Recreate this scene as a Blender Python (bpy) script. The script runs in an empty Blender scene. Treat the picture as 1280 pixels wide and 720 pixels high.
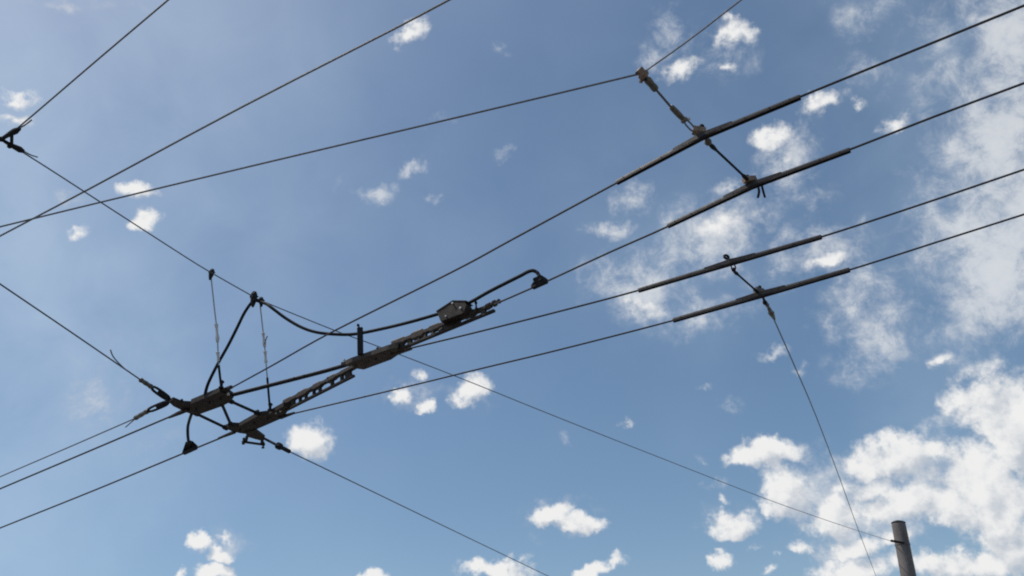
import bpy, bmesh, math, random
from mathutils import Vector, Matrix
random.seed(7)
R = math.radians
scene = bpy.context.scene
COL = scene.collection

# ------------------------------------------------------------------ camera
FOC, PITCH, ROLL = 1000.0, R(32), R(-5)          # focal length in photo pixels (1280 wide)
CAM = Vector((0, 0, 1.9))
PLANE = 5.6                                      # height of the trolleybus contact wires
F = Vector((0, math.cos(PITCH), math.sin(PITCH)))
U0 = Vector((0, -math.sin(PITCH), math.cos(PITCH)))
R0 = Vector((1, 0, 0))
RV = R0 * math.cos(ROLL) + U0 * math.sin(ROLL)
UV = U0 * math.cos(ROLL) - R0 * math.sin(ROLL)
cam_d = bpy.data.cameras.new('camera')
cam_o = bpy.data.objects.new('camera', cam_d)
COL.objects.link(cam_o)
m = Matrix((RV, UV, -F)).transposed().to_4x4()
m.translation = CAM
cam_o.matrix_world = m
cam_d.sensor_width = 36
cam_d.lens = 36 * FOC / 1280
cam_d.clip_start = 0.05
cam_d.clip_end = 20000
scene.camera = cam_o
scene.render.resolution_x, scene.render.resolution_y = 1024, 576


def ray(x, y):
    return (RV * ((x - 640) / FOC) + UV * ((360 - y) / FOC) + F)


def at(x, y, h=0.0):
    """point h metres above the plane of the contact wires seen in direction (x, y)"""
    d = ray(x, y)
    return CAM + d * ((PLANE + h - CAM.z) / d.z)


def at_y(x, y, dist):
    d = ray(x, y)
    return CAM + d * (dist / math.hypot(d.x, d.y))


def mpp(p):
    return (p - CAM).length / FOC


# ------------------------------------------------------------------ materials
def mat(name, base, dark, rough=0.6, metal=0.0, scale=30.0, bump=0.15, spec=0.5, stretch=None):
    m = bpy.data.materials.new(name)
    m.use_nodes = True
    nt = m.node_tree
    N, L = nt.nodes, nt.links
    b = N['Principled BSDF']
    tc = N.new('ShaderNodeTexCoord')
    src = tc.outputs['Object']
    if stretch:
        mp = N.new('ShaderNodeMapping')
        mp.inputs['Scale'].default_value = stretch
        L.new(src, mp.inputs[0])
        src = mp.outputs[0]
    n1 = N.new('ShaderNodeTexNoise')
    n1.inputs['Scale'].default_value = scale
    n1.inputs['Detail'].default_value = 8
    n1.inputs['Roughness'].default_value = 0.65
    L.new(src, n1.inputs['Vector'])
    cr = N.new('ShaderNodeValToRGB')
    cr.color_ramp.elements[0].position = 0.34
    cr.color_ramp.elements[1].position = 0.68
    cr.color_ramp.elements[0].color = (*dark, 1)
    cr.color_ramp.elements[1].color = (*base, 1)
    L.new(n1.outputs['Fac'], cr.inputs[0])
    L.new(cr.outputs[0], b.inputs['Base Color'])
    mr = N.new('ShaderNodeMapRange')
    mr.inputs[3].default_value = min(1, rough + 0.15)
    mr.inputs[4].default_value = max(0.05, rough - 0.15)
    L.new(n1.outputs['Fac'], mr.inputs[0])
    L.new(mr.outputs[0], b.inputs['Roughness'])
    b.inputs['Metallic'].default_value = metal
    b.inputs['Specular IOR Level'].default_value = spec
    bp = N.new('ShaderNodeBump')
    bp.inputs['Strength'].default_value = bump
    bp.inputs['Distance'].default_value = 0.004
    n2 = N.new('ShaderNodeTexNoise')
    n2.inputs['Scale'].default_value = scale * 4
    n2.inputs['Detail'].default_value = 4
    L.new(src, n2.inputs['Vector'])
    L.new(n2.outputs['Fac'], bp.inputs['Height'])
    L.new(bp.outputs[0], b.inputs['Normal'])
    return m


M_iron = mat('weathered brown iron', (0.056, 0.039, 0.028), (0.018, 0.0135, 0.011), 0.7, 0.1, 22, 0.3, 0.35)
M_plate = mat('grey brown steel plate', (0.095, 0.070, 0.054), (0.042, 0.032, 0.026), 0.65, 0.15, 16, 0.25, 0.35)
M_bar = mat('grimy hanger bar', (0.05, 0.04, 0.037), (0.018, 0.015, 0.015), 0.6, 0.2, 26, 0.3, 0.4)
M_copper = mat('tarnished contact wire', (0.07, 0.062, 0.06), (0.035, 0.032, 0.034), 0.5, 0.3, 40, 0.1, 0.4)
M_steelwire = mat('dull steel wire', (0.2, 0.2, 0.205), (0.11, 0.11, 0.115), 0.6, 0.3, 60, 0.1, 0.4)
M_rubber = mat('black rubber cable', (0.022, 0.022, 0.026), (0.012, 0.012, 0.014), 0.7, 0.0, 30, 0.1, 0.15)
M_zinc = mat('bright zinc wire', (0.88, 0.88, 0.88), (0.55, 0.56, 0.58), 0.3, 0.0, 50, 0.1, 0.6)
M_galv = mat('pale galvanised wire', (0.5, 0.5, 0.51), (0.3, 0.3, 0.31), 0.5, 0.0, 50, 0.1, 0.5)
M_tan = mat('tan bronze fitting', (0.36, 0.25, 0.18), (0.16, 0.11, 0.08), 0.6, 0.15, 30, 0.3, 0.4)
M_black = mat('black fitting', (0.028, 0.026, 0.028), (0.014, 0.014, 0.015), 0.7, 0.0, 40, 0.2, 0.2)
M_ins = mat('grey insulator', (0.17, 0.145, 0.12), (0.075, 0.062, 0.052), 0.45, 0.0, 25, 0.15, 0.5)
M_pole = mat('grey painted pole', (0.22, 0.19, 0.178), (0.13, 0.112, 0.105), 0.7, 0.0, 6, 0.15, 0.35, (1, 1, 0.35))
M_ground = mat('dusty ground', (0.16, 0.15, 0.12), (0.09, 0.085, 0.07), 0.95, 0, 0.6, 0.4, 0.2)
M_asphalt = mat('asphalt', (0.07, 0.07, 0.07), (0.04, 0.04, 0.042), 0.9, 0, 3.0, 0.4, 0.25)
M_paving = mat('concrete paving', (0.32, 0.31, 0.29), (0.22, 0.21, 0.20), 0.9, 0, 2.2, 0.3, 0.25)
M_kerb = mat('concrete kerb', (0.36, 0.35, 0.33), (0.25, 0.24, 0.23), 0.9, 0, 5.0, 0.3, 0.25)
M_paint = mat('white road paint', (0.7, 0.7, 0.68), (0.45, 0.45, 0.44), 0.8, 0, 6.0, 0.2, 0.3)


# ------------------------------------------------------------------ mesh helpers
def circle(n=8, r=1.0):
    return [(r * math.cos(2 * math.pi * (i + .5) / n), r * math.sin(2 * math.pi * (i + .5) / n)) for i in range(n)]


def smooth(pts, k=6):
    """Catmull-Rom through the points"""
    P = [pts[0] * 2 - pts[1]] + list(pts) + [pts[-1] * 2 - pts[-2]]
    out = []
    for i in range(1, len(P) - 2):
        a, b, c, d = P[i - 1], P[i], P[i + 1], P[i + 2]
        for j in range(k):
            t = j / k
            out.append(0.5 * ((2 * b) + (c - a) * t + (2 * a - 5 * b + 4 * c - d) * t * t + (3 * b - a - 3 * c + d) * t ** 3))
    out.append(P[-2])
    return out


def sweep(bm, path, prof, scales=None, up=Vector((0, 0, 1))):
    """sweep a closed profile (side, up) along a path; one closed skin"""
    n = len(path)
    scales = scales or [1.0] * n
    rings = []
    for i, p in enumerate(path):
        t = (path[min(i + 1, n - 1)] - path[max(i - 1, 0)]).normalized()
        u = up
        if abs(t.dot(u)) > 0.95:
            u = Vector((0, 1, 0))
        s = t.cross(u).normalized()
        v = s.cross(t).normalized()
        sc = scales[i]
        if not isinstance(sc, tuple):
            sc = (sc, sc)
        rings.append([bm.verts.new(p + s * (a * sc[0]) + v * (b * sc[1])) for a, b in prof])
    k = len(prof)
    for i in range(n - 1):
        for j in range(k):
            bm.faces.new((rings[i][j], rings[i][(j + 1) % k], rings[i + 1][(j + 1) % k], rings[i + 1][j]))
    bm.faces.new(rings[0][::-1])
    bm.faces.new(rings[-1])


def tube(bm, path, r, n=8):
    if isinstance(r, (list, tuple)):
        sweep(bm, path, circle(n), list(r))
    else:
        sweep(bm, path, circle(n, r))


def beam(bm, a, b, w, h, w2=None, h2=None, bev=0.12):
    """rectangular bar with chamfered edges"""
    w2 = w if w2 is None else w2
    h2 = h if h2 is None else h2
    c = bev
    prof = [(-.5 + c, -.5), (.5 - c, -.5), (.5, -.5 + c), (.5, .5 - c), (.5 - c, .5), (-.5 + c, .5), (-.5, .5 - c), (-.5, -.5 + c)]
    sweep(bm, [a, b], prof, [(w, h), (w2, h2)])


def prism(bm, pts, z0, z1, inset=0.0):
    """plate with the given outline (world points), from z0 to z1 (offsets from each point's height)"""
    lo = [bm.verts.new(p + Vector((0, 0, z0))) for p in pts]
    hi = [bm.verts.new(p + Vector((0, 0, z1))) for p in pts]
    n = len(pts)
    f1 = bm.faces.new(lo[::-1])
    f2 = bm.faces.new(hi)
    for i in range(n):
        bm.faces.new((lo[i], lo[(i + 1) % n], hi[(i + 1) % n], hi[i]))


def ball(bm, p, r, sx=1, sy=1, sz=1, axis=None):
    mt = Matrix.Translation(p)
    if axis is not None:
        mt = mt @ axis.to_track_quat('Z', 'Y').to_matrix().to_4x4()
    bmesh.ops.create_uvsphere(bm, u_segments=12, v_segments=8, radius=r, matrix=mt @ Matrix.Diagonal((sx, sy, sz, 1)))


def bolt(bm, p, axis, r=0.012, l=0.04):
    """hexagon bolt: shank, head and nut in one skin"""
    a = axis.normalized()
    path, rad = [], []
    for t, q in ((-.5, .9), (-.32, .9), (-.31, .5), (.28, .5), (.29, .85), (.45, .85), (.46, .45), (.6, .42)):
        path.append(p + a * (t * l))
        rad.append(r * q)
    sweep(bm, path, circle(6), rad)


def ring(bm, c, axis, r, t, n=18, k=6):
    q = axis.to_track_quat('Z', 'Y')
    rows = []
    for i in range(n):
        a = 2 * math.pi * i / n
        e = Vector((math.cos(a), math.sin(a), 0))
        rows.append([bm.verts.new(c + q @ (e * (r + t * math.cos(2 * math.pi * j / k)) + Vector((0, 0, t * math.sin(2 * math.pi * j / k))))) for j in range(k)])
    for i in range(n):
        for j in range(k):
            bm.faces.new((rows[i][j], rows[(i + 1) % n][j], rows[(i + 1) % n][(j + 1) % k], rows[i][(j + 1) % k]))


def build(name, bm, material, parent=None, flat=False):
    bmesh.ops.recalc_face_normals(bm, faces=bm.faces)
    me = bpy.data.meshes.new(name)
    bm.to_mesh(me)
    bm.free()
    me.materials.append(material)
    if not flat:
        me.shade_auto_smooth(angle=R(38)) if hasattr(me, 'shade_auto_smooth') else None
        for p in me.polygons:
            p.use_smooth = False
    o = bpy.data.objects.new(name, me)
    COL.objects.link(o)
    if parent is not None:
        o.parent = parent
        o.matrix_parent_inverse = parent.matrix_world.inverted()
    else:
        # put the origin on the object itself
        c = sum((v.co for v in me.vertices), Vector()) / len(me.vertices)
        me.transform(Matrix.Translation(-c))
        o.location = c
    return o


def tag(o, label, cat, group=None):
    o['label'] = label
    o['category'] = cat
    if group:
        o['group'] = group
    return o


def thing(name, label, cat, loc, group=None):
    o = bpy.data.objects.new(name, None)
    o.empty_display_size = 0.1
    COL.objects.link(o)
    o.matrix_world = Matrix.Translation(loc)
    return tag(o, label, cat, group)


def single(name, bm, material, label, cat, group=None):
    return tag(build(name, bm, material), label, cat, group)


def B():
    return bmesh.new()


def extend(a, b, d):
    """the point d metres past b on the line a-b"""
    return b + (b - a).normalized() * d


def on(a, b, t):
    return a.lerp(b, t)


# ------------------------------------------------------------------ contact wires
G_CW = 'trolleybus contact wires'


def wire(name, path, r, material, label, cat, group=None, n=8, k=5):
    b = B()
    # smooth only the close points: the long straight run beyond the view stays straight
    head = (path[0] - path[1]).length > 5 and len(path) > 3
    tail = (path[-1] - path[-2]).length > 5 and len(path) > 3
    mid = path[1 if head else 0:len(path) - 1 if tail else len(path)]
    mid = smooth(mid, k) if len(mid) > 2 else mid
    tube(b, ([path[0]] if head else []) + list(mid) + ([path[-1]] if tail else []), r, n)
    return single(name, b, material, label, cat, group)


def flat_out(a, b, d):
    p = extend(a, b, d)
    p.z = b.z
    return p


w1 = [at(288, 485.5, .02), at(340, 457), at(416, 414.5), at(565, 340), at(640, 299.5), at(770, 229), at(877, 171.5), at(1000, 121), at(1140, 64), at(1280, 7)]
w1.append(flat_out(w1[-2], w1[-1], 14))
wire('contact_wire', w1, .0085, M_copper, 'topmost thick contact wire on the right, running down to the upper frog', 'wire', G_CW)
w2 = [at(618, 380.5, .02), at(665, 360), at(700, 344), at(765, 314), at(835, 283), at(940, 233), at(1062, 187), at(1170, 145), at(1280, 104)]
w2.append(flat_out(w2[-2], w2[-1], 14))
wire('contact_wire', w2, .0085, M_copper, 'contact wire running from the end of the upper slotted rail past the rounded cable end', 'wire', G_CW)
w3 = [at(508, 436.5, .01), at(593, 416), at(700, 389), at(798, 363), at(912, 329), at(1027, 296), at(1150, 256), at(1280, 212)]
w3.append(flat_out(w3[-2], w3[-1], 14))
wire('contact_wire', w3, .0085, M_copper, 'contact wire from the brown crossing plate to the bar with a ring on top', 'wire', G_CW)
w4 = [at(360, 518.5, .01), at(508, 483.5), at(600, 461), at(700, 437), at(840, 401), at(951, 369.5), at(1063, 337), at(1170, 303), at(1280, 268)]
w4.append(flat_out(w4[-2], w4[-1], 14))
wire('contact_wire', w4, .0085, M_copper, 'lowest of the four contact wires on the right, leaving the lower frog', 'wire', G_CW)
wa = [at(222, 516.8, .01), at(110, 564.5), at(0, 611)]
wa.append(flat_out(wa[-2], wa[-1], 18))
wire('contact_wire', wa, .0105, M_copper, 'thick contact wire leaving the upper frog down to the left', 'wire', G_CW)
wb = [at(288, 542.5, .01), at(238, 563), at(120, 612), at(0, 660)]
wb.append(flat_out(wb[-2], wb[-1], 18))
wire('contact_wire', wb, .0105, M_copper, 'lowest contact wire on the left, carrying the triangular jumper clamp', 'wire', G_CW)

# ------------------------------------------------------------------ upper frog
ZR = Vector((0, 0, 1))
fr1 = thing('wire_frog', 'dark iron frog box on the left where two wires merge, nearer the insulators', 'frog', at(262, 505), 'iron wire frogs')
b = B()
prism(b, [at(x, y) for x, y in ((238, 505), (274, 490), (286, 493), (292, 497), (287, 503), (277, 508), (245, 519.5), (236, 516.5))], 0, .055)
build('body', b, M_iron, fr1)
b = B()
prism(b, [at(x, y, .006) for x, y in ((211, 502.5), (216, 500), (227, 504.5), (238, 505), (245, 519), (233, 515.5), (217, 508))], 0, .034)
build('anchor_plate', b, M_iron, fr1)
b = B()
beam(b, at(235, 511.5), at(223, 516.8), .05, .035, .045, .03)
beam2 = B()
beam(beam2, at(223.6, 516.5), at(211, 522), .044, .03, .02, .02)
build('wire_clamp', beam2, M_iron, fr1)
build('wire_clamp', b, M_iron, fr1)
b = B()
beam(b, at(279, 488.5, .03), at(289.5, 483.5, .03), .05, .035, .035, .03)
build('wire_clamp', b, M_iron, fr1)
for x, y in ((245, 511), (262, 503), (276, 498)):
    b = B()
    bolt(b, at(x, y, -.004), ZR, .014, .03)
    build('bolt', b, M_black, fr1)
b = B()
bolt(b, at(264, 492, .07), ZR, .02, .05)
build('bolt', b, M_black, fr1)
b = B()
bolt(b, at(227, 502, .05), ZR, .018, .05)
build('bolt', b, M_black, fr1)
b = B()
bolt(b, at(285.5, 492.5, -.004), ZR, .016, .02)
build('bolt', b, M_zinc, fr1)

# ------------------------------------------------------------------ lower frog
fr2 = thing('wire_frog', 'dark iron frog with a short bolted bar hanging under it, right of the other frog', 'frog', at(325, 525), 'iron wire frogs')
b = B()
prism(b, [at(x, y) for x, y in ((282, 535.5), (290, 533), (298, 533.5), (322, 520), (336, 518), (354, 508), (362, 510), (357, 518), (351, 523.5), (320, 537), (312, 543), (300, 541.5), (291, 539.5))], 0, .05)
build('body', b, M_iron, fr2)
b = B()
prism(b, [at(x, y, -.01) for x, y in ((306, 540), (319, 538), (331, 547), (329, 551.5), (319, 549), (309, 546))], 0, .03)
build('anchor_plate', b, M_iron, fr2)
b = B()
beam(b, at(293, 540), at(273, 548), .045, .03, .02, .02)
build('wire_clamp', b, M_iron, fr2)
b = B()
beam(b, at(350, 522), at(368, 516), .05, .03, .025, .02)
build('wire_clamp', b, M_iron, fr2)
hb = B()
beam(hb, at(302.5, 552, -.02), at(331, 556, -.02), .03, .022)
hbo = build('hanging_bar', hb, M_iron, fr2)
for x, y in ((304.5, 551.5), (329, 556.5)):
    b = B()
    bolt(b, at(x, y, -.02), ZR, .02, .075)
    build('bolt', b, M_black, hbo)
for xa, ya, xb, yb in ((309, 545, 307, 553), (328, 549, 327, 556)):
    b = B()
    beam(b, at(xa, ya, 0), at(xb, yb, -.02), .035, .012)
    build('link', b, M_iron, hbo)
for x, y in ((345, 516), (350.5, 513.5)):
    b = B()
    bolt(b, at(x, y, -.004), ZR, .011, .02)
    build('bolt', b, M_zinc, fr2)
for x, y in ((300, 537), (318, 529), (335, 523)):
    b = B()
    bolt(b, at(x, y, -.004), ZR, .014, .03)
    build('bolt', b, M_black, fr2)
b = B()
bolt(b, at(322, 516, .06), ZR, .022, .06)
build('bolt', b, M_black, fr2)

# ------------------------------------------------------------------ spacer rods between the frogs
G_SP = 'spacer rods'
for (xa, ya), (xb, yb), lab in (((243, 516), (284, 535.5), 'dark rod between the frogs, leftmost of three'),
                                ((276.5, 503), (289, 532), 'dark rod between the frogs, middle and steepest of three'),
                                ((287, 501), (323, 517), 'dark rod between the frogs, rightmost of three')):
    b = B()
    A, C = at(xa, ya, .02), at(xb, yb, .02)
    ps = [A, on(A, C, .1), on(A, C, .14), on(A, C, .86), on(A, C, .9), C]
    tube(b, ps, [.026, .026, .016, .016, .028, .028], 8)
    single('spacer_rod', b, M_black, lab, 'rod', G_SP)

# thick rod from the crossing plate to the upper frog
b = B()
tube(b, smooth([at(291, 493.5, .02), at(340, 481, .02), at(400, 465.5, .02), at(432, 456.5, .02)], 5), .021, 10)
single('contact_rod', b, M_black, 'thick black rod from the upper frog to the brown crossing plate', 'rod')


# ------------------------------------------------------------------ slotted guide rails
def rail(label, low, top, tops, gaps, hi, wl, wt, r_end):
    o = thing('slotted_rail', label, 'rail', at(*low[0]), 'slotted guide rails')
    b = B()
    beam(b, at(*low[0]), at(*low[-1]), .035, .026)
    build('running_bar', b, M_iron, o)
    # upper beam with stepped blocks along it
    b = B()
    path, sc = [], []
    A, C = at(*top[0], hi), at(*top[1], hi)
    for t, w in tops:
        path.append(on(A, C, t))
        sc.append((wt, w))
    c = .15
    prof = [(-.5 + c, -.5), (.5 - c, -.5), (.5, -.5 + c), (.5, .5 - c), (.5 - c, .5), (-.5 + c, .5), (-.5, .5 - c), (-.5, -.5 + c)]
    sweep(b, path, prof, sc)
    build('upper_beam', b, M_plate, o)
    L0, L1 = at(*low[0]), at(*low[-1])
    for t, w in gaps:
        b = B()
        q = on(L0, L1, t)
        d = (L1 - L0).normalized()
        # nearest point of the beam
        s = max(0, min(1, (q - A).dot(C - A) / (C - A).length_squared))
        e = on(A, C, s)
        sweep(b, [q, e], [(-.016, -w / 2), (.016, -w / 2), (.016, w / 2), (-.016, w / 2)], up=d)
        build('spacer', b, M_iron, o)
    return o


def steps(n, lo, hi):
    out = []
    for i in range(n):
        a, c = i / n, (i + 1) / n
        out += [(a + .004, lo), (a + .25 * (c - a), lo), (a + .3 * (c - a), hi), (c - .08 * (c - a), hi), (c - .02 * (c - a), lo)]
    return out


rail('slotted dark rail between the lower frog and the brown crossing plate',
     ((358, 512.5), (442.3, 469.7)), ((355.5, 504), (446, 457)),
     [(0, .07), (.1, .07), (.12, .048), (.2, .048), (.215, .072), (.33, .074), (.345, .042), (.42, .042), (.435, .07), (.53, .066), (.545, .04), (.61, .04), (.625, .066), (.72, .062), (.735, .04), (.8, .04), (.815, .056), (1, .046)],
     ((.03, .08), (.11, .05), (.22, .022), (.31, .02), (.43, .022), (.52, .025), (.70, .03), (.84, .03), (.93, .08)), .09, .035, .05, 0)
rail('slotted dark rail running up from the crossing plate, with a metal box on it',
     ((499, 437), (618, 388.2)), ((491, 431), (611, 383.5)),
     [(0, .072), (.13, .07), (.145, .046), (.21, .046), (.225, .08), (.33, .082), (.345, .042), (.4, .042), (.415, .07), (.5, .066), (.52, .046), (.75, .046), (.765, .06), (.86, .06), (.875, .04), (1, .04)],
     ((.02, .08), (.12, .045), (.22, .03), (.29, .025), (.37, .03), (.46, .04), (.54, .12), (.63, .05), (.78, .025), (.89, .04)), .08, .035, .05, 0)
b = B()
A, C = at(609, 383.5, .07), at(624, 376.5, .05)
tube(b, [A, on(A, C, .3), on(A, C, .35), on(A, C, .5), on(A, C, .55), on(A, C, .7), on(A, C, .75), on(A, C, .9), C], [.03, .03, .02, .02, .032, .032, .018, .018, .025], 8)
single('wire_clamp', b, M_plate, 'short ribbed end clamp at the upper end of the slotted rail with the box', 'clamp')

# ------------------------------------------------------------------ crossing plate
cr = thing('crossing_plate', 'long brown steel plate where two contact wires cross, under an upright post', 'crossing', at(465, 448))
b = B()
prism(b, [at(x, y, .0) for x, y in ((431, 456.5), (438, 453), (486, 436.5), (498, 434), (497, 444), (489, 449.5), (455, 462), (447, 461), (440, 457.5))], 0, .05)
build('plate', b, M_plate, cr)
b = B()
beam(b, at(492, 442, .01), at(514.5, 435.4, .01), .05, .04, .03, .025)
build('wire_clamp', b, M_plate, cr)
b = B()
beam(b, at(428, 456, .025), at(442, 453, .025), .06, .04)
build('wire_clamp', b, M_plate, cr)
for x, y in ((445, 457), (470, 448.5), (489, 442)):
    b = B()
    bolt(b, at(x, y, -.004), ZR, .014, .03)
    build('bolt', b, M_iron, cr)
b = B()
bolt(b, at(430, 452, .06), ZR, .018, .05)
build('bolt', b, M_zinc, cr)
b = B()
bolt(b, at(472, 437.5, .06), ZR, .018, .05)
build('bolt', b, M_iron, cr)
b = B()
pb = at(450.5, 443, .04)
pt_ = pb + Vector((-.012, 0, .30))
beam(b, pb, pt_, .056, .034)
po = build('cable_post', b, M_black, cr)
b = B()
bolt(b, pt_ + Vector((-.01, 0, .01)), Vector((-.4, 0, 1)), .018, .07)
build('bolt', b, M_black, po)

# ------------------------------------------------------------------ metal box on the upper rail
bo = thing('metal_box', 'grey brown sheet metal box with a peaked top standing on the slotted rail', 'box', at(569, 402, .05))
A, C = at(554, 406, .04), at(588, 393.5, .04)
ax = (C - A)
sd = ax.cross(ZR).normalized()
b = B()
prof = [(.03, .01), (.88, .01), (.98, .085), (.93, .125), (.5, .175), (-.10, .13), (-.02, .055)]
fr_ = [A + ax * s + ZR * z for s, z in prof]
f0 = [b.verts.new(p + sd * .055) for p in fr_]
f1_ = [b.verts.new(p - sd * .055) for p in fr_]
n = len(fr_)
b.faces.new(f0)
b.faces.new(f1_[::-1])
for i in range(n):
    b.faces.new((f0[i], f0[(i + 1) % n], f1_[(i + 1) % n], f1_[i]))
build('housing', b, M_iron, bo, True)
b = B()
lid = [(1.0, .12), (.5, .178), (-.12, .13), (-.12, .138), (.5, .186), (1.0, .128)]
l0 = [b.verts.new(A + ax * s + ZR * z + sd * .059) for s, z in lid]
l1 = [b.verts.new(A + ax * s + ZR * z - sd * .059) for s, z in lid]
b.faces.new(l0)
b.faces.new(l1[::-1])
for i in range(6):
    b.faces.new((l0[i], l0[(i + 1) % 6], l1[(i + 1) % 6], l1[i]))
build('lid', b, M_iron, bo, True)
for s, z, rr, mm in ((.5, .152, .013, M_zinc), (.24, .04, .011, M_zinc), (.78, .07, .015, M_zinc)):
    b = B()
    bolt(b, A + ax * s + ZR * z + sd * .058, sd, rr, .02)
    build('bolt', b, mm, bo)
b = B()
bolt(b, A + ax * 1.22 + ZR * .075, ZR, .018, .08)
build('bolt', b, M_black, bo)

# ------------------------------------------------------------------ feeder cables
h_sp = 1.05
cab = [at(256, 494, .04), at(260.6, 478.5, .16), at(273, 453.5, .35), at(285.6, 431, .53), at(296.7, 409, .70), at(305, 392, .84), at(313, 380, .93), at(318, 375.5, .95), at(326, 377.5, .93),
       at(333, 380, .88), at(340, 385, .8), at(357, 397.7, .65), at(376.6, 409, .5), at(396, 415.4, .4), at(421.6, 418, .33), at(445.5, 417.3, .29), at(480.6, 410.3, .25), at(514.4, 402, .19)]
BA, BC = at(554, 406, .04), at(588, 393.5, .04)
cab += [BA - (BC - BA) * .1 + ZR * .135, BA.lerp(BC, .5) + ZR * .125, BC + (BC - BA) * .04 + ZR * .135]
cab += [at(610, 365.3, .16), at(632, 354, .18), at(651, 344.5, .19), at(659.4, 340, .19), at(665.7, 338.3, .18), at(671.3, 340.6, .15), at(674, 345.5, .1), at(675, 351.5, .04)]
b = B()
tube(b, smooth(cab, 5), .0165, 10)
single('feeder_cable', b, M_rubber, 'long black cable from the upper frog over the post and box to a hooked end', 'cable', 'feeder cables')
jc = [at(239.5, 517, .01), at(236.5, 526, .06), at(234.8, 534, .05), at(234.8, 544, .02), at(236, 555, .015)]
b = B()
tube(b, smooth(jc, 6), .0165, 10)
single('feeder_cable', b, M_rubber, 'short black jumper cable bowed between the upper frog and the lower left wire', 'cable', 'feeder cables')


def feed_clamp(label, pl, pr, top, mt):
    A, C, T = at(*pl), at(*pr), at(*top)
    o = thing('feed_clamp', label, 'clamp', on(A, C, .5), 'cable clamps on the contact wires')
    b = B()
    d = (C - A)
    s = d.cross(ZR).normalized() * .022
    pts = [A - ZR * .012, C - ZR * .012, C + ZR * .03, T + d * .16, T - d * .16, A + ZR * .012]
    v0 = [b.verts.new(p + s) for p in pts]
    v1 = [b.verts.new(p - s) for p in pts]
    b.faces.new(v0)
    b.faces.new(v1[::-1])
    for i in range(6):
        b.faces.new((v0[i], v0[(i + 1) % 6], v1[(i + 1) % 6], v1[i]))
    build('body', b, mt, o)
    for t in (.3, .72):
        b = B()
        bolt(b, A + d * t + ZR * .018 + s * 1.1, s, .014, .03)
        build('bolt', b, M_black, o)
    return o


feed_clamp('triangular clamp on the lower left wire at the bottom of the short jumper', (229.5, 567), (245, 560), (236.5, 552, .05), M_black)
o = feed_clamp('dark clamp on the contact wire under the hooked end of the long cable', (665.5, 359.5), (683.5, 351.5), (675, 346, .06), M_black)
b = B()
bolt(b, at(669.5, 349, .06), ray(1100, 200) * -1, .022, .05)
build('bolt', b, M_black, o)

# ------------------------------------------------------------------ steel span wires
G_SW = 'thin steel span wires'
pole_top = at_y(1123, 654, 17.2)
pole_att = at_y(1116, 677, 17.0)


def zof(p):
    return p.z - PLANE


hA = 1.0
sA = [at(12, 180, 1.15), at(59, 209.6, 1.13), at(120, 249, 1.10), at(230, 320, 1.05), at(264, 340.8, 1.03), at(313.3, 368.8, 1.0), at(330, 377.2, .99), at(419, 413.3, .96), at(472, 432.8, .95), at(573.4, 471.8, .93),
      at(700, 522.8, .9), at(830, 574, .88), at(960, 624.5, .86), at(1050, 656, .84), pole_att]
wire('span_wire', sA, .0065, M_steelwire, 'long thin wire from the forked fitting at left edge down to the grey pole', 'wire', G_SW, 6, 4)
G1 = [at(6, 173.5, 1.15), at(45.7, 140, 1.15), at(125, 72, 1.15), at(210, 0, 1.15)]
G1.append(extend(G1[-2], G1[-1], 12))
wire('span_wire', G1, .0065, M_steelwire, 'thin wire in the top left corner rising from the forked fitting', 'wire', G_SW, 6, 3)
G0 = [at(3, 174.3, 1.15), at(-12, 172.5, 1.15)]
G0 = [G0[0], extend(G0[0], G0[1], 12)]
wire('span_wire', G0, .0105, M_steelwire, 'short stub of wire at the left edge behind the forked fitting', 'wire', G_SW, 6, 3)
sB = [at(176, 475, .03), at(90, 416, .12), at(0, 355, .22)]
sB.append(extend(sB[-2], sB[-1], 12))
wire('span_wire', sB, .0075, M_steelwire, 'steel wire sloping from the left edge down to the frog insulator, with a frayed tail', 'wire', G_SW, 6, 4)
sL = [at(170, 522.5, .03), at(85, 559.5, .06), at(0, 596, .1)]
sL.append(extend(sL[-2], sL[-1], 14))
wire('span_wire', sL, .0075, M_steelwire, 'thin wire running close above the thick left contact wire to an insulator', 'wire', G_SW, 6, 4)
sC = [at(331, 548.5, 0), at(350, 558), at(365, 566, .02), at(440, 602, .1), at(560, 660, .25), at(686, 720.5, .42)]
sC.append(extend(sC[-2], sC[-1], 12))
wire('span_wire', sC, .0085, M_steelwire, 'thin wire from the lower frog past a white cloud to the bottom edge', 'wire', G_SW, 6, 4)
sD = [at(0, 295, 1.3), at(110, 237, 1.28), at(300, 135, 1.27), at(490, 37.5, 1.28), at(561, 0, 1.3)]
sD = [extend(sD[1], sD[0], 14)] + sD + [extend(sD[-2], sD[-1], 10)]
wire('span_wire', sD, .0085, M_steelwire, 'upper left wire rising straight to the top edge, crossing others without touching', 'wire', G_SW, 6, 3)
sE = [at(0, 283.5, .55), at(125, 253, .52), at(300, 211, .47), at(450, 175.5, .43), at(640, 130.5, .38), at(803, 91.5, .32)]
sE = [extend(sE[1], sE[0], 12)] + sE
wire('span_wire', sE, .007, M_steelwire, 'long thin wire from the left edge to the tan clamp near the top', 'wire', G_SW, 6, 4)
sE2 = [at(803, 91.5, .32), at(860, 51, .37), at(925, 1, .43)]
sE2.append(extend(sE2[-2], sE2[-1], 10))
wire('span_wire', sE2, .0055, M_steelwire, 'short thin wire from the tan clamp up to the top edge', 'wire', G_SW, 6, 3)
sF = [at(966, 396, .03), at(993, 457, .08), at(1020, 520, .15), at(1050, 599, .27), at(1075, 668, .40), at(1095, 720, .5)]
sF.append(extend(sF[-2], sF[-1], 10))
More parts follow.
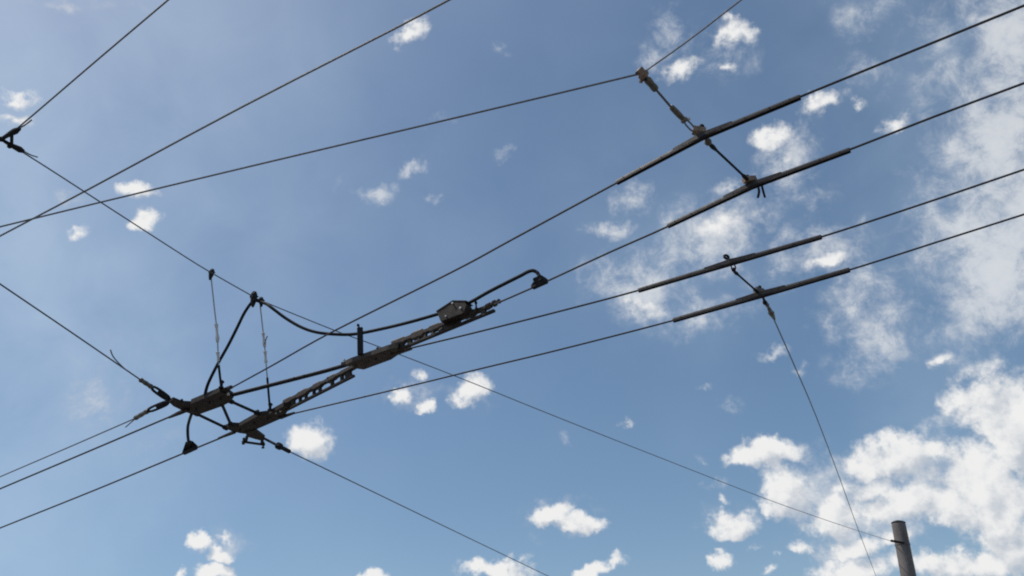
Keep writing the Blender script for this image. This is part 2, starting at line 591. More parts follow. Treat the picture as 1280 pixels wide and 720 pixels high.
wire('span_wire', sF, .0065, M_steelwire, 'steep thin wire from the lower hanger down to the bottom edge beside the pole', 'wire', G_SW, 6, 3)

# tails of wire ends
TG = 'loose wire tails'
for pts, lab, r in (([at(157, 462, .06), at(148, 453.5, .1), at(141, 445, .13), at(138, 437, .16)], 'bent loose wire tail sticking up left of the frog insulator', .006),
                    ([at(172, 521, .03), at(165, 527, .02), at(157, 534, 0)], 'loose wire tail below the left frog insulator', .006),
                    ([at(20, 162, 1.15), at(30, 157, 1.15), at(39.5, 150, 1.13)], 'loose wire tail beside the upper arm of the forked fitting', .006),
                    ([at(28, 188, 1.15), at(38, 193.5, 1.15), at(47, 196.5, 1.17)], 'loose wire tail beside the lower arm of the forked fitting', .006)):
    b = B()
    tube(b, smooth(pts, 4), r, 6)
    single('wire_tail', b, M_steelwire, lab, 'wire tail', TG)

# forked fitting at the left edge
o = thing('forked_fitting', 'dark forked iron fitting at the left edge joining three wires', 'fitting', at(9, 174, 1.15))
hY = 1.15
for nm, pts, rr in (('stub', [at(-6, 173.5, hY), at(4, 174, hY)], (.02, .024)),
                    ('arm', [at(3, 173, hY), at(9, 169.5, hY), at(14.5, 166.3, hY), at(19, 164, hY), at(24.5, 160.5, hY)], (.014, .018, .023, .026, .015)),
                    ('arm', [at(4, 175.5, hY), at(12, 180.5, hY), at(18, 183.5, hY), at(25, 187, hY), at(30, 189.5, hY)], (.014, .018, .023, .028, .015)),
                    ('link', [at(14.8, 166.5, hY), at(14.5, 181, hY)], (.013, .013))):
    b = B()
    tube(b, pts, rr, 8)
    build(nm, b, M_black, o)
b = B()
bolt(b, at(12.5, 183, hY), ray(200, 200), .022, .06)
build('bolt', b, M_black, o)

# clamps of the droppers and the cable on the long span wire
CG = 'clamps on the long span wire'


def span_clamp(label, px, py, h, l, r, tilt=0.0):
    c = at(px, py, h)
    o = thing('wire_clamp', label, 'clamp', c, CG)
    b = B()
    v = (ZR + Vector((tilt, 0, 0))).normalized()
    tube(b, [c + v * l * .55, c + v * l * .35, c - v * l * .1, c - v * l * .4, c - v * l * .6], [r * .7, r, r * .9, r * .6, r * .35], 8)
    build('jaw', b, M_black, o)
    b = B()
    bolt(b, c + v * l * .2, Vector((1, .2, 0)), r * .45, r * 2.3)
    build('bolt', b, M_black, o)
    return o


span_clamp('small dark clamp on the long span wire at the top of the left dropper', 264, 343, 1.03, .11, .027, .1)
span_clamp('large dark clamp on the long span wire gripping the cable', 317, 374, .98, .16, .036)
span_clamp('dark clamp on the long span wire at the top of the right dropper', 326.5, 377.5, .97, .10, .028, -.1)

# droppers
DG = 'dropper wires'


def dropper(label, pts, g0, g1, tail=None):
    o = thing('dropper_wire', label, 'wire', pts[-1], DG)
    P = smooth(pts, 6)
    b = B()
    tube(b, P, .0066, 6)
    build('wire', b, M_galv, o)
    for s, e in (g0, g1):
        b = B()
        i, j = int(s * (len(P) - 1)), int(e * (len(P) - 1))
        seg = P[i:j + 1]
        nn = []
        for k, q in enumerate(seg):
            nn.append(.013 + .008 * ((k * 7) % 3 == 0))
        tube(b, seg, nn, 6)
        build('wire_splice', b, M_zinc, o)
    b = B()
    tube(b, P[int(len(P) * .78):], .0125, 6)
    build('lower_rod', b, M_black, o)
    b = B()
    bolt(b, P[-1] + ZR * .03, ZR, .03, .08)
    build('bolt', b, M_black, o)
    if tail:
        b = B()
        tube(b, smooth(tail, 4), .006, 6)
        build('tail', b, M_steelwire, o)


dropper('left dropper wire with bright splices from the small clamp to the upper frog',
        [at(264, 348, .99), at(267.5, 381, .76), at(271.5, 417, .5), at(273, 451, .26), at(276.5, 484, .05)], (.42, .60), (.68, .77))
dropper('right dropper wire with bright splices from the cable clamp to the lower frog',
        [at(325.3, 382.5, .93), at(328, 407, .75), at(331, 434, .56), at(333.5, 465, .34), at(337.5, 512, .03)], (.34, .50), (.58, .68),
        [at(331, 430, .58), at(332.5, 424, .63), at(334.3, 420, .66)])


# ------------------------------------------------------------------ strain insulators
IG = 'strain insulators'


def insulator(label, a, b_, c, r, material=M_ins, yoke_r=.014, gap=.020):
    """from a (yoke end, at the fitting) through b_ (end of the yoke) to c (wire end of the insulator)"""
    o = thing('strain_insulator', label, 'insulator', on(a, c, .5), IG)
    bb = B()
    L = c - b_
    tube(bb, [on(b_, c, t) for t in (0, .06, .12, .3, .5, .7, .88, .94, 1)], [r * q for q in (.5, 1, 1.0, .8, .95, .8, 1.0, .9, .4)], 10)
    build('body', bb, material, o)
    d = (b_ - a).normalized()
    s = d.cross((a - CAM).normalized()).normalized() * gap
    bb = B()
    loop = [a, on(a, b_, .18) + s, on(a, b_, .82) + s, b_, on(a, b_, .82) - s, on(a, b_, .18) - s]
    loop = smooth(loop + [loop[0]], 3)
    tube(bb, loop, yoke_r, 6)
    build('yoke', bb, M_black, o)
    return o


insulator('upper strain insulator left of the frog, on the steel wire from above', at(212, 499.5, .02), at(190, 484, .02), at(174.5, 474, .03), .025)
insulator('lower strain insulator left of the frog, pointing down to the left', at(211, 502.5, .02), at(185, 513.5, .02), at(168.5, 523, .03), .029)
b = B()
tube(b, [at(210, 498.5, .025), at(205, 494.5, .025), at(199, 490, .025)], [.02, .03, .022], 8)
o = thing('shackle', 'dark shackle between the frog and upper insulator', 'shackle', at(205, 494.5, .025), 'frog shackles')
build('pin', b, M_black, o)
b = B()
tube(b, [at(210, 503, .025), at(204, 505.5, .025), at(197, 508.5, .025)], [.02, .03, .024], 8)
o = thing('shackle', 'dark shackle between the frog and lower insulator', 'shackle', at(204, 505.5, .025), 'frog shackles')
build('pin', b, M_black, o)
# rod insulator on the wire leaving the lower frog
o = thing('strain_insulator', 'rod insulator with a collar on the wire below the lower frog', 'insulator', at(347, 556.5), IG)
A, C = at(329, 547.5, 0), at(363, 565, .015)
b = B()
tube(b, [A, on(A, C, .5), on(A, C, .52), on(A, C, .96), C], [.015, .016, .024, .026, .012], 8)
build('body', b, M_black, o)
b = B()
q = on(A, C, .57)
d = (C - A).normalized()
tube(b, [q - d * .03, q - d * .028, q + d * .028, q + d * .03], [.03, .042, .042, .03], 10)
build('collar', b, M_black, o)

# ------------------------------------------------------------------ hanger bars
HG = 'long hanger bars on the contact wires'
UP = [(-.5, .0), (-.5, -.5), (-.28, -.5), (-.28, -.05), (.28, -.05), (.28, -.5), (.5, -.5), (.5, .0), (.3, .5), (-.3, .5)]


def hanger(label, pl, pc, pr, hw, core=.16, mt=M_bar):
    A, M_, C = at(*pl), at(*pc), at(*pr)
    o = thing('hanger_bar', label, 'hanger', M_, HG)
    px = mpp(M_)
    for e in (A, C):
        b = B()
        path = [e, on(e, M_, .012), on(e, M_, .5), M_]
        W = hw * px
        sweep(b, path, UP, [(W * .66, W * .6), (W * .72, W * .72), (W * .76, W * .76), (W * .84, W * .84)])
        build('channel', b, mt, o)
    # thicker saddle bent over the middle
    b = B()
    u = (M_ - A).normalized()
    v = (C - M_).normalized()
    L = (C - A).length * core
    W = hw * px
    z = ZR * (W * .2)
    path = [M_ - u * L + z, M_ - u * (L * .97) + z, M_ - u * (L * .3) + z, M_ + z, M_ + v * (L * .3) + z, M_ + v * (L * .97) + z, M_ + v * L + z]
    prof = [(-.5, -.5), (.5, -.5), (.5, .4), (.4, .5), (-.4, .5), (-.5, .4)]
    sweep(b, path, prof, [(W * .6, W * .4), (W * .75, W * .62), (W * .9, W * .8), (W * 1.05, W * 1.0), (W * .9, W * .8), (W * .75, W * .62), (W * .6, W * .4)])
    build('saddle', b, mt, o)
    for t in (.2, .45, .7, .9):
        for e, w in ((A, u), (C, v)):
            b = B()
            q = on(M_, e, t)
            s = w.cross(ZR).normalized()
            bolt(b, q + ZR * .002, s, .005, W * .78)
            build('bolt', b, M_black, o)
    return o, M_, u, v, W


h1, c1, u1, v1, W1 = hanger('long hanger bar on the topmost contact wire, bent below the tan clamp', (770.4, 228.3), (877.4, 171.2), (1000.5, 121), 7.6)
h2, c2, u2, v2, W2 = hanger('long hanger bar with a two pronged hook under its middle', (834.3, 282.6), (940, 232.6), (1062.8, 187.2), 7.2)
h3, c3, u3, v3, W3 = hanger('long hanger bar with a dark ring standing on its middle', (797.6, 363.2), (912.4, 329), (1027.2, 295.8), 6.6, .14)
h4, c4, u4, v4, W4 = hanger('lowest long hanger bar, holding the steep thin wire', (841, 400.6), (951, 369), (1062.4, 337), 6.8, .14)

# tan bracket on bar 1
b = B()
beam(b, at(866, 162.5, .09), at(881, 166, .06), .055, .05, .07, .05)
build('bracket', b, M_tan, h1)
b = B()
ball(b, at(877, 158.6, .11), .021)
build('knob', b, M_black, h1)
b = B()
ball(b, at(885, 177.5, .01), .026, 1, 1, 1.1)
build('knob', b, M_ins, h1)
# bracket on bar 2
b = B()
beam(b, at(929.5, 225, .05), at(944, 224, .06), .05, .045)
build('bracket', b, M_tan, h2)
b = B()
ball(b, at(934, 221.5, .08), .02)
build('knob', b, M_black, h2)
hk = at(951, 238, -.0)
for dx, a in ((-2.2, (-1, 5)), (3.0, (2.6, 4.5))):
    b = B()
    p0 = at(949 + dx, 230.5, .0)
    p1 = at(949.5 + dx + 1.5, 239, -.02)
    p2 = at(949.5 + dx + 1 + a[0], 242 + a[1], -.04)
    tube(b, smooth([p0, p1, p2], 4), .0095, 6)
    build('hook', b, M_black, h2)
# ring on bar 3
b = B()
ring(b, at(908, 321.2, .075), Vector((.3, -1, .2)).normalized(), .021, .011)
build('ring', b, M_black, h3)
b = B()
ball(b, at(917, 337, .01), .02)
b2 = B()
tube(b2, smooth([at(914, 328.5, -.01), at(914.5, 336, -.004), at(917.5, 338.5, .01), at(919.5, 334, .0), at(916, 328, -.01)], 3), .006, 6)
build('eye', b2, M_black, h3)
build('knob', b, M_black, h3)
# bracket on bar 4
b = B()
beam(b, at(944, 363, .06), at(953.5, 365, .055), .06, .06, .06, .05)
build('bracket', b, M_ins, h4)
b = B()
ball(b, at(949.5, 359, .10), .018)
build('knob', b, M_black, h4)
b = B()
ball(b, at(956, 378, 0), .022, 1, 1, 1.2)
b2 = B()
tube(b2, [at(953, 369.5, .0), at(956, 377.5, .0)], .012, 8)
build('eye', b2, M_black, h4)
build('knob', b, M_black, h4)

# spacer rods between the hanger bars
for (xa, ya), (xb, yb), lab in (((886, 179, .02), (934, 224, .04), 'spacer rod between the two upper hanger bars'), ((917.5, 339, .02), (946, 364, .04), 'short spacer rod between the two lower hanger bars')) if False else (
        ((886, 179), (934, 224), 'spacer rod between the two upper hanger bars'), ((917.5, 339), (946.5, 364.5), 'short spacer rod between the two lower hanger bars')):
    A, C = at(xa, ya, .02), at(xb, yb, .035)
    b = B()
    tube(b, [A, on(A, C, .1), on(A, C, .16), on(A, C, .2), on(A, C, .86), on(A, C, .9), C], [.012, .017, .012, .009, .009, .015, .015], 8)
    single('spacer_rod', b, M_black, lab, 'rod', G_SP)

# clamp and strain string of the upper hanger
tc = thing('end_clamp', 'tan bronze clamp where two thin wires meet at the top', 'clamp', at(803, 92, .32))
b = B()
A, C = at(798, 86.5, .34), at(807.5, 97, .30)
tube(b, [A, on(A, C, .15), on(A, C, .45), on(A, C, .5), on(A, C, .85), C], [.02, .028, .03, .04, .036, .018], 10)
build('body', b, M_tan, tc)
b = B()
ring(b, at(799, 88.5, .34), Vector((.6, .5, -.5)).normalized(), .022, .012)
build('loop', b, M_black, tc)
b = B()
bolt(b, at(805, 99.5, .3), Vector((-1, .4, -.2)), .02, .06)
build('bolt', b, M_tan, tc)
o = thing('strain_insulator', 'dark strain insulator right under the tan clamp', 'insulator', at(814, 105, .29), IG)
A, C = at(807, 97, .30), at(821, 113.5, .26)
b = B()
tube(b, [on(A, C, t) for t in (0, .15, .3, .55, .7, .9, 1)], [.014, .026, .027, .023, .026, .024, .01], 10)
build('body', b, M_ins, o)
b = B()
ring(b, on(A, C, .02), (C - A).cross(ZR).normalized(), .018, .008)
build('eye', b, M_black, o)
b = B()
A, C = at(820, 112, .265), at(841, 136.5, .2)
tube(b, [A, C], .0085, 8)
single('link_rod', b, M_steelwire, 'thin rod between insulator and turnbuckle under the tan clamp', 'rod')
o = thing('turnbuckle', 'grey turnbuckle on the rod above the topmost hanger bar', 'turnbuckle', at(848, 142, .18))
A, C = at(838, 132.5, .21), at(857, 152, .15)
b = B()
tube(b, [on(A, C, t) for t in (0, .1, .3, .6, .8, .86, .96, 1)], [.012, .02, .021, .021, .018, .027, .026, .012], 10)
build('barrel', b, M_ins, o)
b = B()
bolt(b, on(A, C, .9) + Vector((.02, 0, .0)), Vector((1, .2, .6)), .015, .05)
build('bolt', b, M_zinc, o)
b = B()
A, C = at(856, 150.5, .15), at(868, 163.5, .09)
d = (C - A)
s = d.cross((A - CAM)).normalized() * .014
lp = smooth([A, on(A, C, .2) + s, on(A, C, .8) + s, C, on(A, C, .8) - s, on(A, C, .2) - s, A], 3)
tube(b, lp, .006, 6)
single('wire_loop', b, M_steelwire, 'thin wire loop between the turnbuckle and topmost hanger bar', 'wire')
# insulator under bar 4
o = thing('strain_insulator', 'small dark strain insulator hanging under the lowest hanger bar', 'insulator', at(963, 389, .02), IG)
A, C = at(957, 377.5, .01), at(968.5, 400, .03)
b = B()
tube(b, [on(A, C, t) for t in (0, .15, .3, .34, .5, .62, .8, 1)], [.013, .02, .012, .018, .02, .028, .02, .008], 10)
build('body', b, M_ins, o)
b = B()
bolt(b, on(A, C, .58), Vector((1, .1, .1)), .017, .05)
build('bolt', b, M_black, o)

# ------------------------------------------------------------------ pole
px = at_y(1136, 722, 17.2)
ax = (pole_top - px).normalized()
base = pole_top - ax * (pole_top.z / ax.z)
po = thing('support_pole', 'grey round tapered pole leaning slightly in the lower right corner', 'pole', base)
b = B()
r0 = 14.2 * mpp(pole_top) / 2
PB = [base - ax * .1] + [base.lerp(pole_top, t) for t in (.2, .5, .8, .995, 1.0)]
tube(b, PB, [r0 * 1.55, r0 * 1.42, r0 * 1.28, r0 * 1.1, r0 * 1.0, r0 * .93], 28)
so = build('shaft', b, M_pole, po)
b = B()
tube(b, [pole_top, pole_top + ax * .012, pole_top + ax * .03, pole_top + ax * .05], [r0 * 1.03, r0 * 1.03, r0 * .8, r0 * .3], 24)
build('cap', b, M_bar, po)
b = B()
bp_ = pole_top - ax * .40
tube(b, [bp_ - ax * .015, bp_ + ax * .015], r0 * 1.09, 28)
build('wire_band', b, M_pole, po)
b = B()
beam(b, pole_att + Vector((-.03, 0, .02)), bp_ + Vector((-.02, -r0, 0)), .05, .035)
build('hook', b, M_black, po)

# ------------------------------------------------------------------ the ground (out of the picture, below)
def sheet(name, x0, x1, y0, y1, z, material, t=0.0):
    b = B()
    if t:
        bmesh.ops.create_cube(b, size=1, matrix=Matrix.Translation(((x0 + x1) / 2, (y0 + y1) / 2, z - t / 2)) @ Matrix.Diagonal((x1 - x0, y1 - y0, t, 1)))
    else:
        vs = [b.verts.new(p) for p in ((x0, y0, z), (x1, y0, z), (x1, y1, z), (x0, y1, z))]
        b.faces.new(vs)
    o = build(name, b, material, None, True)
    o['kind'] = 'structure'
    return o


sheet('ground', -3000, 3000, -3000, 3000, 0, M_ground)
sheet('road', -150, 150, 0.6, 13.5, .004, M_asphalt)
sheet('pavement', -150, 150, -3.4, 0.42, .14, M_paving, .14)
sheet('kerb', -150, 150, .42, .6, .15, M_kerb, .15)
sheet('kerb', -150, 150, 13.5, 13.68, .15, M_kerb, .15)
sheet('pavement', -150, 150, 13.68, 20.0, .14, M_paving, .14)
for i in range(-12, 13):
    sheet('lane_marking', i * 6, i * 6 + 3, 6.97, 7.12, .008, M_paint)

# ------------------------------------------------------------------ light
SUN_EL, SUN_AZ = R(62), R(-82)        # azimuth measured from +Y towards +X
sd_ = Vector((math.sin(SUN_AZ) * math.cos(SUN_EL), math.cos(SUN_AZ) * math.cos(SUN_EL), math.sin(SUN_EL)))
sl = bpy.data.lights.new('sun', 'SUN')
sl.energy = 3.2
sl.angle = R(0.5)
sl.color = (1.0, .955, .89)
so_ = bpy.data.objects.new('sun', sl)
COL.objects.link(so_)
so_.rotation_euler = sd_.to_track_quat('Z', 'Y').to_euler()
so_.location = (-20, 20, 40)

# ------------------------------------------------------------------ sky with clouds
world = bpy.data.worlds.new('World')
scene.world = world
world.use_nodes = True
nt = world.node_tree
N, L = nt.nodes, nt.links
N.clear()


def node(t, **kw):
    n = N.new(t)
    for k, v in kw.items():
        setattr(n, k, v)
    return n


def math_(op, a, b=None, c=None, clamp=False):
    n = node('ShaderNodeMath', operation=op)
    n.use_clamp = clamp
    for i, v in enumerate((a, b, c)):
        if v is None:
            continue
        if isinstance(v, (int, float)):
            n.inputs[i].default_value = v
        else:
            L.new(v, n.inputs[i])
    return n.outputs[0]


def vmath(op, a, b=None, scale=None):
    n = node('ShaderNodeVectorMath', operation=op)
    for i, v in enumerate((a, b)):
        if v is None:
            continue
        if isinstance(v, (tuple, list)):
            n.inputs[i].default_value = v
        else:
            L.new(v, n.inputs[i])
    if scale is not None:
        n.inputs['Scale'].default_value = scale
    return n.outputs['Value'] if op in ('LENGTH', 'DOT_PRODUCT') else n.outputs['Vector']


def noise(vec, scale, detail, rough=.55, dist=0.0):
    n = node('ShaderNodeTexNoise')
    n.inputs['Scale'].default_value = scale
    n.inputs['Detail'].default_value = detail
    n.inputs['Roughness'].default_value = rough
    n.inputs['Distortion'].default_value = dist
    L.new(vec, n.inputs['Vector'])
    return n.outputs['Fac'], n.outputs['Color']


def smoothstep(v, lo, hi, o0=0.0, o1=1.0):
    n = node('ShaderNodeMapRange', interpolation_type='SMOOTHSTEP')
    L.new(v, n.inputs[0])
    for i, x in enumerate((lo, hi, o0, o1)):
        n.inputs[i + 1].default_value = x
    return n.outputs[0]


def mixc(f, a, b):
    n = node('ShaderNodeMix', data_type='RGBA')
    for k, v in ((0, f), (6, a), (7, b)):
        if isinstance(v, (int, float)):
            n.inputs[k].default_value = v
        elif isinstance(v, tuple):
            n.inputs[k].default_value = (*v, 1)
        else:
            L.new(v, n.inputs[k])
    return n.outputs[2]


tcw = node('ShaderNodeTexCoord')
D0 = vmath('NORMALIZE', tcw.outputs['Generated'])

sky = node('ShaderNodeTexSky', sky_type='NISHITA')
sky.sun_disc = False
sky.sun_elevation = SUN_EL
sky.sun_rotation = SUN_AZ
sky.altitude = 100
sky.air_density = 1.0
sky.dust_density = 1.2
sky.ozone_density = 1.2


# cloud layer coordinates: where the (slightly stirred) view ray meets a layer one unit up
def layer(stir1, a1, stir2, a2, D=None):
    D = D or D0
    c1 = noise(D, stir1, 4, .55)[1]
    v = vmath('ADD', D, vmath('SCALE', vmath('SUBTRACT', c1, (.5, .5, .5)), None, a1))
    if a2:
        c2 = noise(D, stir2, 5, .6)[1]
        v = vmath('ADD', v, vmath('SCALE', vmath('SUBTRACT', c2, (.5, .5, .5)), None, a2))
    s = node('ShaderNodeSeparateXYZ')
    L.new(v, s.inputs[0])
    z = math_('MAXIMUM', s.outputs[2], .06)
    c = node('ShaderNodeCombineXYZ')
    L.new(math_('DIVIDE', s.outputs[0], z), c.inputs[0])
    L.new(math_('DIVIDE', s.outputs[1], z), c.inputs[1])
    return c.outputs[0]


def q_of(x, y):
    d = ray(x, y)
    return (d.x / d.z, d.y / d.z)


def blob(vec, x, y, rx, ry, ang, w):
    """an elliptical cloud bank on the layer, given where it is seen and how large"""
    import numpy as np
    c = np.array(q_of(x, y))
    ca, sa = math.cos(R(ang)), math.sin(R(ang))
    e1 = np.array(q_of(x + rx * ca, y - rx * sa)) - c
    e2 = np.array(q_of(x + ry * sa, y + ry * ca)) - c
    A = np.array([e1, e2]).T
    Um, S, _ = np.linalg.svd(A)
    rot = math.atan2(Um[1, 0], Um[0, 0])
    mp = node('ShaderNodeMapping', vector_type='TEXTURE')
    mp.inputs['Location'].default_value = (c[0], c[1], 0)
    mp.inputs['Rotation'].default_value = (0, 0, rot)
    mp.inputs['Scale'].default_value = (S[0], S[1], 1)
    L.new(vec, mp.inputs[0])
    g = node('ShaderNodeTexGradient', gradient_type='SPHERICAL')
    L.new(mp.outputs[0], g.inputs[0])
    return math_('MULTIPLY', g.outputs['Fac'], w)


def field(vec, blobs):
    acc = None
    for bl in blobs:
        v = blob(vec, *bl)
        acc = v if acc is None else math_('SMOOTH_MAX', acc, v, .12)
    return acc


# heaped white clouds: x, y, rx, ry, tilt, weight
HEAP = [
    (388, 556, 42, 36, -15, 1.1), (398, 568, 26, 22, 0, .9), (590, 490, 42, 26, 8, 1.0), (532, 505, 22, 15, 0, .9), (497, 495, 22, 15, 20, .8), (520, 473, 18, 12, 20, .55),
    (960, 569, 64, 24, 8, 1.15), (940, 574, 34, 22, 0, .9), (920, 654, 48, 24, 14, 1.1), (936, 645, 20, 18, 0, .7),
    (688, 640, 44, 19, 22, 1.05), (722, 652, 50, 17, -8, 1.05), (745, 664, 18, 10, 0, .55),
    (985, 616, 50, 42, -35, 1.1), (972, 600, 30, 20, 0, .8), (1118, 572, 84, 36, 5, 1.15), (1088, 582, 46, 32, 0, .9), (1166, 562, 44, 22, 8, .85),
    (1045, 646, 70, 32, 10, 1.05), (1130, 634, 84, 32, 10, 1.1), (1085, 608, 60, 24, 0, .72), (1228, 612, 86, 80, 45, 1.3), (1272, 545, 84, 92, 40, 1.3), (1255, 650, 80, 54, 0, 1.1), (1190, 628, 60, 34, 20, 1.0),
    (1080, 683, 54, 20, 5, .85), (1130, 673, 50, 18, 0, .75), (1200, 590, 50, 40, 30, .8), (1070, 716, 80, 22, 0, 1.1), (1205, 708, 120, 26, 0, 1.1), (1280, 690, 66, 46, 0, 1.0),
    (625, 714, 76, 18, 6, 1.1), (655, 700, 20, 12, 20, .6), (738, 716, 40, 14, 20, 1.0), (462, 718, 40, 12, 0, 1.0), (255, 684, 28, 18, -20, 1.0), (278, 698, 26, 14, 0, 1.0), (291, 679, 14, 14, 0, .55), (272, 717, 44, 14, 0, 1.05), (221, 717, 12, 10, 0, .7),
    (898, 699, 24, 16, 15, .85), (772, 703, 16, 14, 20, .65), (945, 683, 15, 8, 0, .5), (972, 692, 14, 9, 10, .55), (965, 712, 20, 12, 0, .6), (1000, 682, 24, 14, 0, .6), (905, 625, 14, 12, -20, .4),
    (915, 46, 50, 30, 8, .95), (908, 87, 22, 13, 0, .6), (850, 92, 50, 24, 22, .75), (1030, 126, 50, 20, 18, .8), (1070, 132, 26, 17, 15, .75), (970, 172, 42, 26, 8, .85), (985, 200, 44, 34, 0, .6), (915, 230, 36, 15, 8, .6), (1122, 153, 46, 21, 14, .75),
    (515, 42, 48, 24, 25, .72), (500, 52, 24, 14, 0, .5),
    (166, 240, 40, 18, 5, .85), (182, 272, 34, 17, -10, .75), (95, 290, 26, 14, 20, .65), (15, 122, 44, 17, 8, .75), (14, 148, 36, 14, 0, .6),
    (905, 285, 70, 30, 22, .72), (1035, 330, 42, 17, 14, .7), (800, 385, 60, 22, -14, .6), (1185, 444, 26, 14, 20, .7), (1178, 90, 40, 30, 50, .45),
]
# thin torn cloud
THIN = [
    (453, 238, 52, 22, 8, .8), (512, 212, 32, 15, 10, .8), (528, 244, 18, 12, 0, .6), (108, 250, 40, 20, 0, .6), (635, 185, 26, 16, 30, .5), (615, 65, 18, 14, 0, .5), (565, 160, 60, 16, 14, .4),
    (830, 55, 50, 44, 30, .7), (900, 70, 70, 60, 0, .5), (790, 248, 50, 28, 10, .8), (757, 287, 50, 17, 5, .85), (985, 195, 80, 60, 60, .8), (915, 232, 50, 20, 0, .7),
    (890, 295, 130, 62, 20, .95), (800, 355, 110, 60, 10, .95), (780, 340, 60, 44, 0, .7), (870, 390, 110, 36, 10, .7), (1020, 320, 130, 50, 14, .75), (1085, 360, 80, 46, 10, .7), (1000, 255, 80, 36, 10, .55),
    (1090, 420, 110, 90, 60, .85), (1080, 460, 70, 40, 30, .6), (1270, 50, 110, 110, 0, 1.0), (1240, 30, 70, 60, 0, .8), (1255, 180, 110, 130, 0, 1.15), (1240, 330, 150, 130, 40, 1.2), (1270, 260, 90, 110, 0, 1.0), (1210, 390, 110, 50, 10, .8),
    (1170, 100, 90, 60, 30, .65), (1080, 90, 60, 40, 0, .5), (1060, 20, 60, 40, 0, .5), (1180, 60, 90, 80, 30, .6), (1100, 15, 80, 40, 20, .5), (1185, 445, 40, 20, 10, .8),
    (918, 507, 26, 16, 20, .5), (970, 437, 36, 14, 5, .85), (1005, 462, 18, 9, 0, .6), (885, 478, 20, 9, 0, .5), (775, 528, 12, 8, 30, .5), (710, 548, 18, 11, 0, .38), (880, 575, 16, 10, 0, .4), (895, 602, 26, 14, 20, .6),
    (130, 500, 130, 90, 20, .42), (100, 5, 140, 20, 0, .5), (210, 560, 70, 50, 0, .3), (1040, 560, 40, 20, 0, .4), (1200, 550, 90, 40, 20, .5), (1200, 655, 60, 22, 0, .6), (1035, 608, 100, 50, 0, .95), (1090, 655, 110, 44, 0, .9), (1165, 600, 90, 50, 0, .8), (1060, 690, 90, 40, 0, .7),
    (700, 645, 80, 36, 0, .5), (270, 692, 60, 36, 0, .5), (920, 650, 60, 34, 0, .5), (390, 558, 56, 44, 0, .5), (590, 490, 56, 36, 0, .45), (515, 492, 60, 40, 20, .5),
]
HEAP = [(x, y, rx, ry, a, w * (.80 if y < 460 and x > 730 else 1)) for x, y, rx, ry, a, w in HEAP]
# more of both beyond the edges of the view
rr = random.Random(11)
for i in range(34):
    a = rr.uniform(0, 2 * math.pi)
    el = R(rr.uniform(14, 70))
    d = Vector((math.sin(a) * math.cos(el), math.cos(a) * math.cos(el), math.sin(el)))
    k = d.dot(F)
    if k > .3:
        X, Y = 640 + FOC * d.dot(RV) / k, 360 - FOC * d.dot(UV) / k
        if -160 < X < 1440 and -140 < Y < 860:
            continue
    HEAP.append(('dir', d, rr.uniform(.10, .28), rr.uniform(.05, .14), rr.uniform(0, 3), rr.uniform(.7, 1.1)))


def blob_any(vec, *bl):
    if bl[0] == 'dir':
        _, d, sx, sy, rot, w = bl
        mp = node('ShaderNodeMapping', vector_type='TEXTURE')
        mp.inputs['Location'].default_value = (d.x / d.z, d.y / d.z, 0)
        mp.inputs['Rotation'].default_value = (0, 0, rot)
        mp.inputs['Scale'].default_value = (sx / d.z, sy / d.z, 1)
        L.new(vec, mp.inputs[0])
        g = node('ShaderNodeTexGradient', gradient_type='SPHERICAL')
        L.new(mp.outputs[0], g.inputs[0])
        return math_('MULTIPLY', g.outputs['Fac'], w)
    return blob(vec, *bl)


def field(vec, blobs):
    acc = None
    for bl in blobs:
        v = blob_any(vec, *bl)
        acc = v if acc is None else math_('MAXIMUM', acc, v)
    return acc


Q1 = layer(15, .040, 52, .026)
Q2 = layer(11, .075, 42, .040)
heap = field(Q1, HEAP)
# the same banks a little way towards the sun: where they are thinner there, the cloud is lit
DS = vmath('ADD', D0, tuple(.016 * c for c in (sd_ - F * sd_.dot(F)).normalized()))
heap_s = field(layer(15, .040, 52, .026, DS), [b_ for b_ in HEAP if b_[0] != 'dir'])
thin = field(Q2, THIN)
sep = node('ShaderNodeSeparateXYZ')
L.new(D0, sep.inputs[0])
nz1 = noise(D0, 30, 9, .64)[0]
nz2 = noise(vmath('ADD', D0, (3.1, 1.7, .4)), 32, 10, .70, .3)[0]
nz3 = noise(vmath('ADD', D0, (1.3, 4.2, 2.2)), 26, 6, .5)[0]
nz5 = noise(vmath('ADD', D0, (7.3, .2, 1.2)), 9, 7, .55, .6)[0]
nz4 = noise(vmath('ADD', D0, (.3, 2.2, 5.2)), 3.2, 4, .5)[0]
# heaps: solid with a torn edge
dh = math_('ADD', heap, math_('MULTIPLY', math_('SUBTRACT', nz1, .5), math_('MULTIPLY', math_('MINIMUM', math_('MULTIPLY', heap, 3.0), 1), 1.6)))
nz1s = noise(DS, 30, 9, .64)[0]
dhs = math_('ADD', heap_s, math_('MULTIPLY', math_('SUBTRACT', nz1s, .5), math_('MULTIPLY', math_('MINIMUM', math_('MULTIPLY', heap_s, 3.0), 1), 1.6)))
a_h = smoothstep(dh, .15, .66)
# thin: lacy and half clear
dt = math_('ADD', math_('MULTIPLY', thin, .9), math_('MULTIPLY', math_('SUBTRACT', nz2, .5), math_('MULTIPLY', math_('MINIMUM', math_('MULTIPLY', thin, 3), 1), 1.7)))
a_t = math_('MULTIPLY', smoothstep(dt, .12, .85), .70)
up_ = smoothstep(sep.outputs[2], .02, .12)
# clear sky
hsv = node('ShaderNodeHueSaturation')
hsv.inputs['Hue'].default_value = .493
hsv.inputs['Saturation'].default_value = 1.08
hsv.inputs['Value'].default_value = 1.0
L.new(sky.outputs[0], hsv.inputs['Color'])
bg_sky = node('ShaderNodeBackground')
L.new(hsv.outputs[0], bg_sky.inputs[0])
bg_sky.inputs[1].default_value = .108
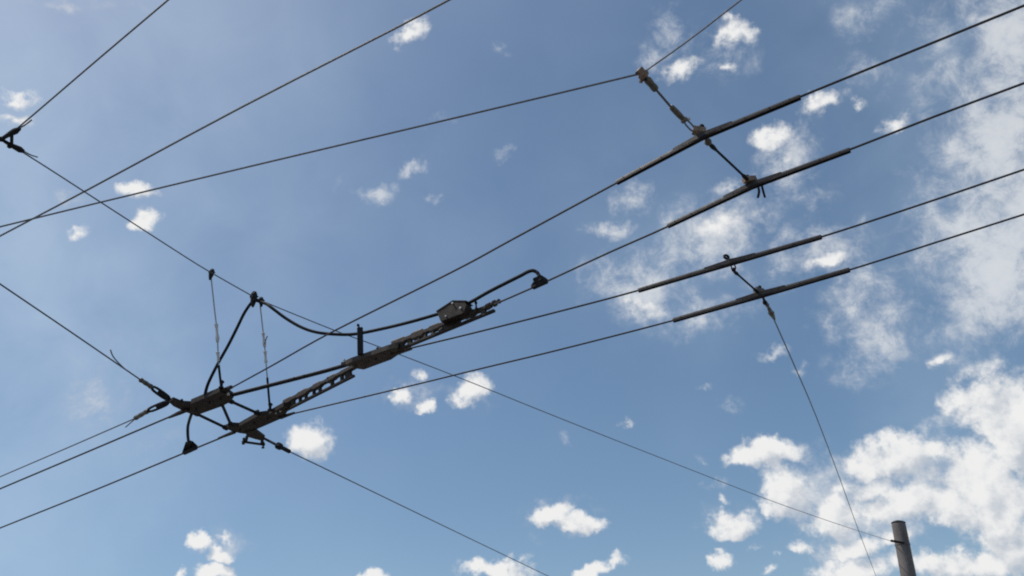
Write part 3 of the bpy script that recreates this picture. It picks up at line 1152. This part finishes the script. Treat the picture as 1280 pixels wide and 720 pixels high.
# cloud light
lit = math_('SUBTRACT', math_('MINIMUM', dh, 1.2), math_('MINIMUM', math_('MAXIMUM', dhs, 0), 1.2))
shade = smoothstep(math_('ADD', math_('MULTIPLY', lit, .75), math_('MULTIPLY', math_('SUBTRACT', nz3, .5), 1.1)), -.42, .30)
c_h = mixc(shade, (.50, .55, .62), (.86, .862, .855))
bg_h = node('ShaderNodeBackground')
L.new(c_h, bg_h.inputs[0])
bg_t = node('ShaderNodeBackground')
L.new(mixc(smoothstep(dt, .25, 1.1), (.50, .55, .63), (.83, .84, .84)), bg_t.inputs[0])
HAZY = [(20, 420, 480, 380, 0, .62), (60, 20, 360, 220, 0, .12), (330, 330, 480, 260, 20, .36), (560, 300, 300, 200, 20, .28), (420, 120, 300, 120, 0, .2), (1180, 250, 260, 420, 0, .45), (860, 290, 330, 200, 10, .36)]
haze_f = field(Q2, HAZY)
veil = math_('ADD', math_('MULTIPLY', smoothstep(nz4, .4, .75), .06), math_('MULTIPLY', smoothstep(haze_f, 0, .8), math_('ADD', .42, math_('ADD', math_('MULTIPLY', math_('SUBTRACT', nz4, .5), .9), math_('MULTIPLY', math_('SUBTRACT', nz5, .5), .75)))))
bg_v = node('ShaderNodeBackground')
bg_v.inputs[0].default_value = (.54, .67, .80, 1)


def mixs(f, a, b):
    n = node('ShaderNodeMixShader')
    L.new(f, n.inputs[0])
    L.new(a, n.inputs[1])
    L.new(b, n.inputs[2])
    return n.outputs[0]


s0 = mixs(math_('MULTIPLY', veil, up_), bg_sky.outputs[0], bg_v.outputs[0])
s1 = mixs(math_('MULTIPLY', a_t, up_), s0, bg_t.outputs[0])
s2 = mixs(math_('MULTIPLY', a_h, up_), s1, bg_h.outputs[0])
out = node('ShaderNodeOutputWorld')
L.new(s2, out.inputs[0])
world.cycles.sampling_method = 'MANUAL'
world.cycles.sample_map_resolution = 512

# ------------------------------------------------------------------ render settings
vs = scene.view_settings
vs.view_transform = 'Standard'
vs.look = 'None'
vs.gamma = 1
vs.exposure = 0
vs.use_curve_mapping = False
scene.cycles.use_adaptive_sampling = True
scene.cycles.adaptive_threshold = .01
scene.cycles.filter_width = 2.0
scene.cycles.max_bounces = 6
scene.cycles.use_denoising = False
